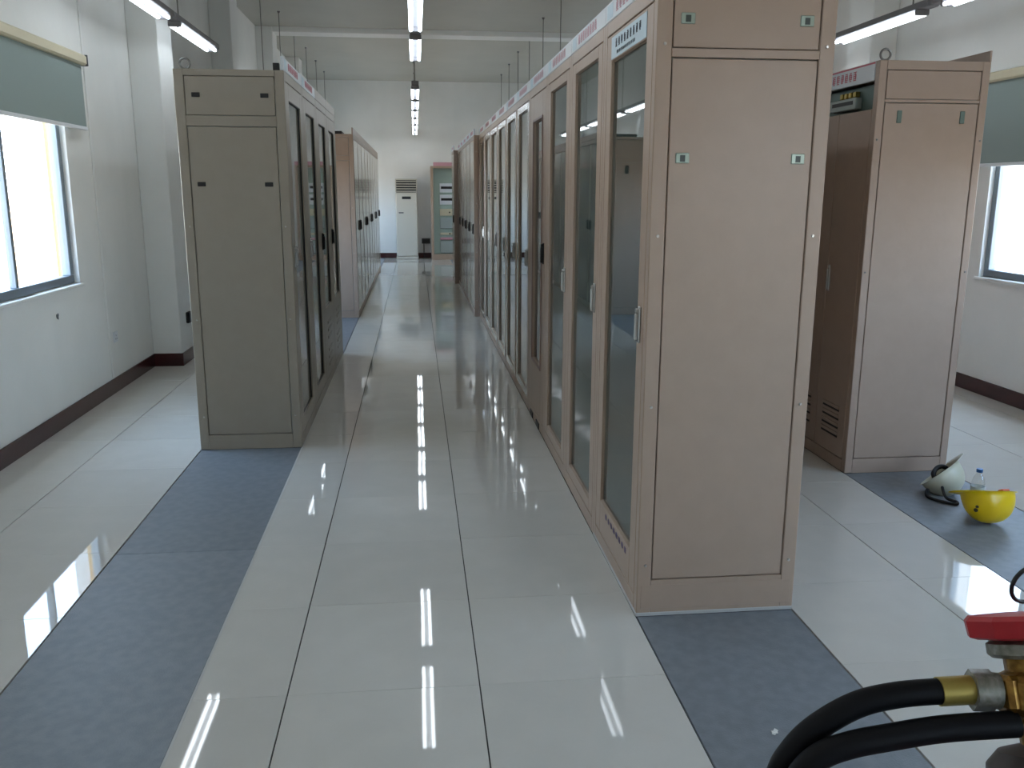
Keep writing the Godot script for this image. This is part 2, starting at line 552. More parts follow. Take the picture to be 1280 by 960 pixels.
# ------------------------------------------------------------------ floor tiles and trench covers
func build_floor():
	var st := mb()
	bc(st, Vector3(WL, -0.12, ZB), Vector3(WR, -0.010, ZF))
	var fl := struct("floor", st, M.grout)
	var rng := RandomNumberGenerator.new()
	rng.seed = 77
	# tile columns: x from, x to
	var cols := [[WL, -1.915], [-1.915, -1.315], [XL, -0.425], [-0.425, 0.175], [0.175, XR], [XR + 0.6, 1.972], [1.972, X3], [X3 + 0.6, 3.556], [3.556, 4.156], [4.156, WR]]
	var box_cache := {}
	for c in cols.size():
		var x0: float = cols[c][0]
		var x1: float = cols[c][1]
		var central: bool = c >= 2 and c <= 4
		# beyond z = -12 only the middle aisle is in view, and its tiles are small: longer runs there
		var z := -2.53 + 0.604 * 5
		while z > ZB + 0.02:
			var deep := 0.604
			if not central and z < -11.0 or z > -1.3:
				deep = 1.208 if z > -1.3 else 2.416
			var z2 := maxf(z - deep, ZB)
			var key := "%d_%.3f" % [c, z - z2]
			if not box_cache.has(key):
				var b := mb()
				bx(b, Vector3(0, -0.005, 0), Vector3(x1 - x0 - 0.0042, 0.010, z - z2 - 0.0010), 0.0005)
				box_cache[key] = b.commit()
			var t := obj("tile", box_cache[key], M.tile[rng.randi() % 4], fl)
			t.position = Vector3((x0 + x1) / 2.0, 0.0, (z + z2) / 2.0)
			t.rotation = Vector3(rng.randf_range(-0.0011, 0.0011), 0, rng.randf_range(-0.0009, 0.0009))
			z = z2
	# grey trench covers in line with the cabinet rows
	var strips := [[XL - 0.6, XL, ZF, -5.29], [XL - 0.6, XL, -8.49, -10.97], [XL - 0.6, XL, -18.17, ZB], [XR, XR + 0.6, ZF, -2.932], [XR - 0.04, XR + 0.6, -15.75, ZB], [X3, X3 + 0.6, ZF, -4.478], [X3, X3 + 0.6, -10.88, ZB]]
	var k := 0
	for s in strips:
		var n := maxi(1, int(round((s[2] - s[3]) / 1.578)))
		for i in n:
			var za: float = lerpf(s[3], s[2], float(i) / n) + (s[2] - s[3]) / n
			var zb: float = lerpf(s[3], s[2], float(i) / n)
			var b := mb()
			bc(b, Vector3(s[0] + 0.004, -0.010, za - 0.001), Vector3(s[1] - 0.004, -0.0005, zb + 0.001), 0.0015)
			var o := obj("trench_cover", b, M.cover[(k * 7 + i * 2) % 3], fl)
			if i == 0:
				o.set_meta("label", "blue grey trench cover in line with the cabinets")
		k += 1
	st = mb()
	bc(st, Vector3(XL - 0.004, -0.01, ZF), Vector3(XL + 0.004, 0.0006, -8.5))
	obj("sealant_strip", st, M.sealant, fl)

# ------------------------------------------------------------------ cabinets
# Local frame: front faces +z, width along x (0.8), depth along z (0.6), base at y = 0.
const CH := 2.19

func door_ring(st: SurfaceTool, x0: float, x1: float, y0: float, y1: float, gx0: float, gx1: float, gy0: float, gy1: float, z0: float, z1: float):
	bc(st, Vector3(x0, y0, z0), Vector3(gx0, y1, z1), 0.0025)
	bc(st, Vector3(gx1, y0, z0), Vector3(x1, y1, z1), 0.0025)
	bc(st, Vector3(gx0, y0, z0), Vector3(gx1, gy0, z1), 0.0025)
	bc(st, Vector3(gx0, gy1, z0), Vector3(gx1, y1, z1), 0.0025)

func glyphs(st: SurfaceTool, rng: RandomNumberGenerator, c: Vector3, n: int, size: Vector2, pitch: float, depth := 0.0012):
	# a row of small square characters made of strokes, in the plane z = c.z, centred on c
	for i in n:
		var x := c.x + (i - (n - 1) / 2.0) * pitch
		var w := size.x
		var h := size.y
		var t := size.x * 0.13
		bx(st, Vector3(x, c.y, c.z), Vector3(w * 0.9, t, depth))
		bx(st, Vector3(x + w * [-0.12, 0.0, 0.15][rng.randi() % 3], c.y, c.z), Vector3(t, h, depth))
		for r in [-1.0, 1.0]:
			bx(st, Vector3(x, c.y + h * 0.24 * r, c.z), Vector3(w * rng.randf_range(0.7, 1.0), t, depth))
			bx(st, Vector3(x, c.y + h * 0.45 * r, c.z), Vector3(w * rng.randf_range(0.5, 1.0), t, depth))
			bx(st, Vector3(x + w * 0.32 * r, c.y + h * rng.randf_range(-0.12, 0.12), c.z), Vector3(t, h * 0.62, depth))

# o: paint, side {m0,m1,u0,u1,hw}, ends [left, right], door kind, handle side, latch kind, sign colours ...
func cabinet(called: String, label: String, group: String, o: Dictionary) -> Node3D:
	var t := thing(called, label, "cabinet", Vector3.ZERO, 0.0, group)
	var paint: Material = o.paint
	var sp: Dictionary = o.side
	var st := mb()
	# corner posts and rails
	var P: float = 0.6 / 2.0 - sp.hw
	for sx in [-1.0, 1.0]:
		for sz in [-1.0, 1.0]:
			bc(st, Vector3(sx * 0.4, 0.0, sz * 0.3), Vector3(sx * 0.357, CH, sz * (0.3 - P)), 0.003)
		bc(st, Vector3(sx * 0.4, 0.0, -sp.hw), Vector3(sx * 0.375, sp.m0 - 0.004, sp.hw), 0.001)
		bc(st, Vector3(sx * 0.4, sp.m1 + 0.004, -sp.hw), Vector3(sx * 0.375, sp.u0 - 0.003, sp.hw), 0.001)
		bc(st, Vector3(sx * 0.4, sp.u1 + 0.003, -sp.hw), Vector3(sx * 0.375, CH, sp.hw), 0.001)
	for sz in [-1.0, 1.0]:
		bc(st, Vector3(-0.357, 0.0, sz * 0.3), Vector3(0.357, 0.066, sz * 0.27), 0.002)
		bc(st, Vector3(-0.357, 2.138, sz * 0.3), Vector3(0.357, CH, sz * 0.27), 0.002)
	obj("frame", st, paint, t)
	st = mb()
	bc(st, Vector3(-0.37, CH - 0.012, -0.29), Vector3(0.37, CH - 0.002, 0.29))
	obj("top_plate", st, paint, t)
	st = mb()
	bc(st, Vector3(-0.37, 0.05, -0.29), Vector3(0.37, 0.06, 0.268))
	obj("bottom_plate", st, M.inside, t)
	# side panels, set into the frame with a fine gap round them
	for sx in [-1.0, 1.0]:
		if o.ends[0 if sx < 0 else 1]:
			st = mb()
			bc(st, Vector3(sx * 0.3985, sp.m0, -sp.hw + 0.004), Vector3(sx * 0.380, sp.m1, sp.hw - 0.004), 0.002)
			var p1 := obj("side_panel", st, paint, t)
			st = mb()
			bc(st, Vector3(sx * 0.3985, sp.u0, -sp.hw + 0.004), Vector3(sx * 0.380, sp.u1, sp.hw - 0.004), 0.002)
			var p2 := obj("upper_side_panel", st, paint, t)
			for spot in o.latches:
				for sz in [-1.0, 1.0]:
					var at := Vector3(sx * 0.3985, spot[0], sz * spot[1])
					var par: Node = p2 if spot[0] > sp.u0 else p1
					st = mb()
					bx(st, at, Vector3(0.008, o.latch_size.y, o.latch_size.x), 0.002)
					var la := obj("latch", st, o.latch_mat, par)
					if o.latch_core:
						st = mb()
						bx(st, at + Vector3(sx * 0.004, -0.001, 0), Vector3(0.002, o.latch_size.y * 0.62, o.latch_size.x * 0.38), 0.0005)
						obj("latch_core", st, M.latch_core, par)
			for y in o.bolts:
				for sz in [-1.0, 1.0]:
					st = mb()
					var b0 := Vector3(sx * 0.400, y, sz * o.bolt_z)
					cyl(st, b0, b0 + Vector3(sx * 0.004, 0, 0), 0.0055, 0.0045, 10)
					obj("bolt", st, o.bolt_mat, t)
			# core behind the grooves
			st = mb()
			bc(st, Vector3(sx * 0.379, 0.06, -0.255), Vector3(sx * 0.376, 2.13, 0.255))
			obj("inner_side_sheet", st, M.inside, t)
		elif sx < 0:
			st = mb()
			bc(st, Vector3(sx * 0.379, 0.06, -0.255), Vector3(sx * 0.374, 2.13, 0.255))
			obj("inner_side_sheet", st, M.inside, t)
	st = mb()
	bc(st, Vector3(-0.354, 0.07, -0.299), Vector3(0.354, 2.134, -0.28), 0.002)
	obj("back_panel", st, paint, t)
	# door
	var dx := 0.354
	var y0 := 0.07
	var y1: float = o.get("door_top", 2.134)
	var hs: float = o.handle_side
	st = mb()
	var d: MeshInstance3D
	var kind: String = o.door
	if kind == "double":
		bc(st, Vector3(-dx, y0, 0.278), Vector3(-0.002, y1, 0.3), 0.003)
		var d2 := obj("door", st, paint, t)
		st = mb()
		bc(st, Vector3(0.002, y0, 0.278), Vector3(dx, y1, 0.3), 0.003)
		d = obj("door", st, paint, t)
		for leaf in [[d2, -0.18], [d, 0.18]]:
			for vy in [0.345, 0.295, 0.245, 0.195]:
				st = mb()
				bx(st, Vector3(leaf[1], vy, 0.301), Vector3(0.20, 0.020, 0.010), 0.003)
				obj("louvre", st, paint, leaf[0])
				st = mb()
				bx(st, Vector3(leaf[1], vy - 0.017, 0.300), Vector3(0.20, 0.012, 0.002))
				obj("vent_slot", st, M.black, leaf[0])
	elif kind == "solid":
		bc(st, Vector3(-dx, y0, 0.278), Vector3(dx, y1, 0.3), 0.003)
		d = obj("door", st, o.get("door_paint", paint), t)
	else:
		var g: Array = o.glass
		door_ring(st, -dx, dx, y0, y1, g[0], g[1], g[2], g[3], 0.276, 0.3)
		d = obj("door", st, o.get("door_paint", paint), t)
		st = mb()
		bc(st, Vector3(g[0] - 0.012, g[2] - 0.012, 0.281), Vector3(g[1] + 0.012, g[3] + 0.012, 0.286))
		obj("glass", st, M.glass, d)
		if kind == "window":
			st = mb()
			var fr := 0.018
			door_ring(st, g[0] - fr, g[1] + fr, g[2] - fr, g[3] + fr, g[0], g[1], g[2], g[3], 0.2995, 0.306)
			obj("window_trim", st, M.paint_rose, d)
		# seal round the glass
		st = mb()
		door_ring(st, g[0], g[1], g[2], g[3], g[0] + 0.003, g[1] - 0.003, g[2] + 0.003, g[3] - 0.003, 0.286, 0.292)
		obj("seal", st, o.get("seal_mat", M.grey_plastic), d)
	for v in o.get("vents", []):
		st = mb()
		bx(st, Vector3(v[0], v[1], 0.301), Vector3(v[2], 0.018, 0.008), 0.003)
		obj("louvre", st, o.get("door_paint", paint), d)
		st = mb()
		bx(st, Vector3(v[0], v[1] - 0.012, 0.300), Vector3(v[2], 0.007, 0.002))
		obj("vent_slot", st, M.black, d)
	if hs != 0.0:
		var hy: float = o.get("handle_y", 1.075)
		var hm: Material = o.get("handle_mat", M.handle)
		st = mb()
		bx(st, Vector3(hs * 0.312, hy, 0.304), Vector3(0.026, 0.13, 0.008), 0.003)
		bx(st, Vector3(hs * 0.312, hy - 0.008, 0.314), Vector3(0.017, 0.10, 0.014), 0.005)
		cyl(st, Vector3(hs * 0.312, hy + 0.05, 0.303), Vector3(hs * 0.312, hy + 0.05, 0.318), 0.010, 0.009, 12)
		obj("handle", st, hm, d)
	# equipment behind the glass
	if kind != "solid" and kind != "double":
		st = mb()
		bc(st, Vector3(-0.36, 0.08, 0.06), Vector3(0.36, 2.12, 0.068))
		obj("mounting_plate", st, o.get("plate_mat", M.inside), t)
		for e in o.get("modules", []):
			# [y centre, height, kind]
			st = mb()
			bx(st, Vector3(0, e[0], 0.12), Vector3(0.50, e[1], 0.10), 0.004)
			var mo := obj("relay_module", st, [M.module, M.module_green, M.inside][e[2]], t)
			st = mb()
			bx(st, Vector3(-0.08, e[0] + e[1] * 0.12, 0.1705), Vector3(0.18, e[1] * 0.35, 0.004), 0.001)
			obj("display", st, M.module_dark, mo)
			st = mb()
			for q in 4:
				bx(st, Vector3(0.08 + 0.04 * q, e[0] - e[1] * 0.2, 0.172), Vector3(0.018, 0.018, 0.006), 0.002)
			obj("buttons", st, M.black, mo)
	# header sign
	var rng := RandomNumberGenerator.new()
	rng.seed = hash(called + label)
	if o.has("sign"):
		st = mb()
		bc(st, Vector3(-0.398, CH + 0.001, 0.30), Vector3(0.398, CH + 0.075, 0.283), 0.003)
		var sort: String = o.sign
		var sg := obj("header_sign", st, paint if sort == "plain" else M.sign_white, t)
		if sort != "plain":
			var ink: Material = M.ink_pale if sort == "pale" else M.ink_red
			for k in 8:
				st = mb()
				glyphs(st, rng, Vector3(0.055 * (k - 3.5), CH + 0.040, 0.3008), 1, Vector2(0.040, 0.040), 0.055)
				obj("sign_character", st, ink, sg)
			st = mb()
			bx(st, Vector3(-0.32, CH + 0.038, 0.3004), Vector3(0.10, 0.055, 0.001))
			obj("sign_band", st, M.sign_cyan, sg)
	return t

func latch_dict(a: String) -> Dictionary:
	if a == "L":
		return {"latches": [[2.053, 0.187], [1.567, 0.187]], "latch_size": Vector2(0.045, 0.024), "latch_mat": M.black, "latch_core": false, "bolts": [1.33, 0.79, 0.203], "bolt_z": 0.268, "bolt_mat": M.bolt, "side": {"m0": 0.093, "m1": 1.882, "u0": 1.945, "u1": 2.153, "hw": 0.247}}
	if a == "R":
		return {"latches": [[2.078, 0.199], [1.643, 0.199]], "latch_size": Vector2(0.046, 0.034), "latch_mat": M.latch, "latch_core": true, "bolts": [2.0, 1.388, 0.795, 0.20], "bolt_z": 0.272, "bolt_mat": M.bolt, "side": {"m0": 0.145, "m1": 1.956, "u0": 1.990, "u1": 2.150, "hw": 0.2485}}
	return {"latches": [[1.915, 0.172]], "latch_size": Vector2(0.026, 0.062), "latch_mat": M.latch_green, "latch_core": false, "bolts": [1.80, 1.118], "bolt_z": 0.283, "bolt_mat": M.steel, "side": {"m0": 0.086, "m1": 1.982, "u0": 2.003, "u1": 2.142, "hw": 0.258}}

func build_cabinets():
	var G1 := [-0.27, 0.27, 0.215, 2.035]
	var G2 := [-0.27, 0.27, 0.125, 2.085]
	var mods := [[1.75, 0.16, 0], [1.5, 0.16, 1], [1.22, 0.18, 0], [0.9, 0.10, 2], [0.62, 0.12, 2]]
	var right := -PI / 2.0
	var left := PI / 2.0
	# ---- long right row beside the centre aisle (ten cabinets)
	var grp := "cabinets of the long right row"
	var z0 := -2.932
	for i in 10:
		var o := latch_dict("R")
		o.merge({"paint": M.paint, "ends": [i == 9, i == 0], "door": "glass", "glass": G2, "handle_side": 1.0, "handle_y": 1.075, "modules": mods if i > 0 else [], "seal_mat": M.paint, "sign": "pale"})
		var lab := "beige cabinet with tinted glass door, %s from the near end of the right row" % ORD[i]
		if i == 0:
			o.glass = G1
			lab = "nearest beige cabinet of the right row, plain side panel facing us and labelled glass door"
		elif i == 3:
			o.door = "window"
			o.glass = [-0.19, 0.21, 0.42, 1.97]
			o.handle_mat = M.black
			o.handle_y = 1.16
			lab = "beige cabinet with a smaller rose-trimmed window, fourth from the near end of the right row"
		if i >= 4:
			o.door_paint = M.gloss
		if i >= 8:
			o.glass = [-0.29, 0.29, 0.13, 2.08]
		var c := cabinet("control_cabinet", lab, grp, o)
		c.position = Vector3(XR + 0.3, 0, z0 - 0.4 - 0.8 * i)
		c.rotation.y = right
		var st := mb()
		if i == 0:
			# name plate over the glass, small print under it
			var rng := RandomNumberGenerator.new()
			rng.seed = 5
			bc(st, Vector3(-0.27, 2.040, 0.3), Vector3(0.27, 2.122, 0.302), 0.0006)
			var np := obj("name_plate", st, M.sign_cyan, c)
			for q in 9:
				st = mb()
				glyphs(st, rng, Vector3(0.046 * (q - 4), 2.092, 0.3025), 1, Vector2(0.024, 0.030), 0.046)
				obj("plate_character", st, M.ink_dark, np)
			for q in 14:
				st = mb()
				glyphs(st, rng, Vector3(-0.03 + 0.021 * (q - 6.5), 2.057, 0.3025), 1, Vector2(0.011, 0.012), 0.021)
				obj("small_character", st, M.ink_dark, np)
			for q in 8:
				st = mb()
				glyphs(st, rng, Vector3(0.03 + 0.05 * (q - 3.5), 0.180, 0.3005), 1, Vector2(0.030, 0.022), 0.05)
				obj("door_character", st, M.ink_violet, c)
			st = mb()
			bc(st, Vector3(-0.40, 0.0, -0.3), Vector3(0.4025, 0.014, 0.3022), 0.002)
			obj("base_seal", st, M.sealant, c)
			st = mb()
			bc(st, Vector3(0.3995, 0.030, -0.285), Vector3(0.4015, 0.122, 0.285), 0.001)
			obj("plinth_plate", st, M.paint, c)
			st = mb()
			bc(st, Vector3(-0.15, 0.3, 0.068), Vector3(-0.11, 2.0, 0.085), 0.002)
			bc(st, Vector3(0.06, 0.3, 0.068), Vector3(0.16, 2.0, 0.10), 0.002)
			obj("cable_duct", st, M.grey_plastic, c)
		if i == 3:
			for xx in [-0.18, 0.12]:
				st = mb()
				bx(st, Vector3(xx, 0.022, 0.302), Vector3(0.13, 0.04, 0.008), 0.002)
				obj("cable_slot", st, M.black, c)
	# ---- second block beyond, standing a hand's width further into the aisle
	grp = "far cabinets at the end of the right row"
	for i in 6:
		var o2 := latch_dict("R")
		var out := 0.065 if i < 5 else 0.135
		o2.merge({"paint": M.paint_pink, "ends": [i == 4 or i == 5, i == 0 or i == 5], "door": "solid", "handle_side": 1.0, "handle_mat": M.black, "door_paint": M.gloss_grey, "sign": "pale"})
		o2.latches = []
		var lab2 := "far pinkish solid-door cabinet, %s in the block past the right row's glass doors" % ORD[i]
		if i == 5:
			lab2 = "last cabinet at the far end of the right row, standing furthest out into the aisle"
		var c2 := cabinet("control_cabinet", lab2, grp, o2)
		c2.position = Vector3(XR + 0.3 - out, 0, -10.945 - 0.4 - 0.802 * i - (0.01 if i == 5 else 0.0))
		c2.rotation.y = right
	# ---- left row (four cabinets)
	grp = "cabinets of the near left row"
	for i in 4:
		var o3 := latch_dict("L")
		o3.merge({"paint": M.paint_grey, "ends": [i == 0, i == 3], "door": "glass", "glass": [-0.25, 0.27, 0.16, 2.04], "handle_side": -1.0, "handle_y": 1.15, "modules": mods, "plate_mat": M.module_green if i < 2 else M.inside, "seal_mat": M.black, "sign": "pink" if i < 2 else "plain"})
		var lab3 := "grey beige glass-door cabinet, %s from the near end of the left row" % ORD[i]
		if i == 0:
			lab3 = "nearest grey beige cabinet on the left, plain side facing us with black latches"
		if i >= 2:
			o3.glass = [-0.24, 0.26, 0.62, 2.03]
			o3.handle_mat = M.black
			o3.vents = [[0.0, 0.50, 0.3], [0.0, 0.44, 0.3], [0.0, 0.38, 0.3], [0.0, 0.28, 0.3], [0.0, 0.22, 0.3], [0.0, 0.16, 0.3]]
		var c3 := cabinet("control_cabinet", lab3, grp, o3)
		c3.position = Vector3(XL - 0.3, 0, -5.29 - 0.4 - 0.8 * i)
		c3.rotation.y = left
		if i == 0:
			var st3 := mb()
			torus(st3, Vector3(-0.35, CH + 0.032, -0.245), Vector3(1, 0, 0), 0.028, 0.006)
			cyl(st3, Vector3(-0.35, CH - 0.002, -0.245), Vector3(-0.35, CH + 0.008, -0.245), 0.014)
			obj("lifting_eye", st3, M.steel, c3)
			st3 = mb()
			bc(st3, Vector3(-0.39, CH, 0.24), Vector3(-0.36, CH + 0.04, 0.275), 0.002)
			obj("sign_bracket", st3, M.black, c3)
		if i == 1:
			var st4 := mb()
			bc(st4, Vector3(0.12, CH, 0.10), Vector3(0.38, CH + 0.06, 0.27), 0.004)
			obj("top_box", st4, M.paint_grey, c3)
	# ---- second left block
	grp = "far cabinets of the left row"
	for i in 9:
		var o4 := latch_dict("L")
		o4.merge({"paint": M.paint_pink, "ends": [i == 0, i == 8], "door": "solid", "handle_side": 1.0 if i % 2 == 0 else -1.0, "handle_mat": M.black, "handle_y": 1.1, "door_paint": M.gloss_grey, "sign": "plain"})
		o4.latches = [[1.80, 0.0]] if i == 0 else []
		o4.latch_size = Vector2(0.05, 0.10)
		var c4 := cabinet("control_cabinet", "pinkish solid-door cabinet, %s of the far left block across the aisle gap" % ORD[i] if i > 0 else "nearest pinkish cabinet of the far left block, narrow side facing the aisle gap", grp, o4)
		c4.position = Vector3(XL - 0.3, 0, -10.97 - 0.4 - 0.8 * i)
		c4.rotation.y = left
		if i == 0:
			var st5 := mb()
			bc(st5, Vector3(-0.38, CH, -0.12), Vector3(-0.05, CH + 0.035, 0.17), 0.004)
			obj("top_box", st5, M.black, c4)
	# ---- far right row
	grp = "cabinets of the far right row"
	for i in 8:
		var o5 := latch_dict("RR")
		o5.merge({"paint": M.paint_pink, "ends": [i == 7, i == 0], "door": "double", "handle_side": 0.0, "door_top": 1.955})
		var c5 := cabinet("control_cabinet", "pinkish double-door cabinet, %s of the row near the right wall" % ORD[i] if i > 0 else "nearest cabinet of the row by the right wall, blank pinkish side behind the hard hats", grp, o5)
		c5.position = Vector3(X3 + 0.3, 0, -4.478 - 0.4 - 0.8 * i)
		c5.rotation.y = right
		var rng5 := RandomNumberGenerator.new()
		rng5.seed = 50 + i
		var st6 := mb()
		bc(st6, Vector3(-0.357, 2.095, 0.285), Vector3(0.357, 2.188, 0.303), 0.002)
		var sg := obj("header_sign", st6, M.sign_white, c5)
		st6 = mb()
		bc(st6, Vector3(-0.357, 2.178, 0.303), Vector3(0.357, 2.186, 0.304))
		obj("sign_border", st6, M.ink_red, sg)
		for q in 8:
			st6 = mb()
			glyphs(st6, rng5, Vector3(-0.02 + 0.048 * (q - 3.5), 2.140, 0.3035), 1, Vector2(0.036, 0.046), 0.048)
			obj("sign_character", st6, M.ink_red, sg)
		st6 = mb()
		bc(st6, Vector3(-0.354, 1.965, 0.24), Vector3(0.354, 2.09, 0.246))
		obj("terminal_plate", st6, M.latch_green, c5)
		st6 = mb()
		bc(st6, Vector3(-0.16, 1.975, 0.246), Vector3(0.14, 2.035, 0.285), 0.004)
		var tb := obj("terminal_block", st6, M.module, c5)
		st6 = mb()
		bc(st6, Vector3(-0.13, 2.0, 0.285), Vector3(0.11, 2.02, 0.2865))
		obj("terminal_slot", st6, M.black, tb)
		st6 = mb()
		for q in 4:
			bx(st6, Vector3(-0.05 + 0.05 * q, 2.052, 0.262), Vector3(0.03, 0.03, 0.03), 0.004)
		obj("wire_clamps", st6, M.ferrule, tb)
		st6 = mb()
		bx(st6, Vector3(0.035, 1.055, 0.305), Vector3(0.022, 0.15, 0.010), 0.004)
		bx(st6, Vector3(0.035, 1.05, 0.315), Vector3(0.015, 0.12, 0.012), 0.005)
		obj("handle", st6, M.handle, c5)
		# raised plate along the back edge
		st6 = mb()
		bc(st6, Vector3(-0.4, CH, -0.3), Vector3(0.4, CH + 0.055, -0.288), 0.002)
		obj("back_header", st6, M.paint_pink, c5)
		if i == 0:
			st6 = mb()
			torus(st6, Vector3(0.37, CH + 0.030, 0.26), Vector3(1, 0, 0), 0.027, 0.006)
			cyl(st6, Vector3(0.37, CH - 0.002, 0.26), Vector3(0.37, CH + 0.008, 0.26), 0.014)
			obj("lifting_eye", st6, M.steel, c5)

# ------------------------------------------------------------------ suspended tube lights
const HL := 2.78

func build_lamps():
	var near_z := [-8.48, -6.85, -5.25, -3.65, -2.05, -0.45, 1.15]
	var far_z := [-12.18, -13.75, -15.32, -16.89, -18.46, -20.03]
	var rows := [
		["centre aisle", 0.03, near_z, far_z],
		["left aisle", -1.82, [-8.12, -6.55, -4.95, -3.35, -1.75, -0.15], far_z],
		["right aisle", 1.87, [], far_z],
		["window side passage on the right", 3.62, [-8.55, -6.98, -5.40, -3.8, -2.2, -0.6], far_z],
	]
	var proto: Node3D = null
	for r in rows:
		var zs: Array = r[2].duplicate()
		zs.append_array(r[3])
		zs.sort()
		for i in zs.size():
			var lab := "suspended twin-tube lamp above the %s, %s from the far wall" % [r[0], ORD[i] if i < 12 else "thirteenth"]
			var at := Vector3(r[1], HL, zs[i])
			if proto == null:
				proto = lamp(lab)
				proto.position = at
			else:
				dup(proto, lab, at)
	# dark end plates where a run of lamps stops

func lamp(lab: String) -> Node3D:
	var t := thing("tube_lamp", lab, "lamp", Vector3.ZERO, 0.0, "suspended tube lamps")
	var st := mb()
	bc(st, Vector3(-0.045, 0.025, -0.77), Vector3(0.045, 0.075, 0.77), 0.006)
	bc(st, Vector3(-0.05, -0.012, -0.645), Vector3(0.05, 0.03, -0.615), 0.006)
	bc(st, Vector3(-0.05, -0.012, 0.615), Vector3(0.05, 0.03, 0.645), 0.006)
	obj("channel", st, M.fixture, t)
	for s in [-1.0, 1.0]:
		st = mb()
		cyl(st, Vector3(s * 0.036, 0, -0.615), Vector3(s * 0.036, 0, 0.615), 0.014, -1.0, 12)
		obj("tube", st, M.tube, t)
	st = mb()
	cyl(st, Vector3(0, 0.075, 0.5), Vector3(0, HC - HL, 0.5), 0.006, -1.0, 8)
	var rod := obj("rod", st, M.rod, t)
	st = mb()
	cyl(st, Vector3(0, HC - HL - 0.025, 0.5), Vector3(0, HC - HL, 0.5), 0.012, 0.022, 12)
	obj("canopy", st, M.fixture, rod)
	var l := AreaLight3D.new()
	l.name = "tube_light"
	l.area_size = Vector2(0.11, 1.22)
	l.light_energy = 0.09
	l.light_color = Color(0.95, 0.98, 1.0)
	l.shadow_enabled = true
	l.rotation.x = -PI / 2.0
	l.position = Vector3(0, -0.016, 0)
	l.area_range = 30.0
	t.add_child(l)
	return t

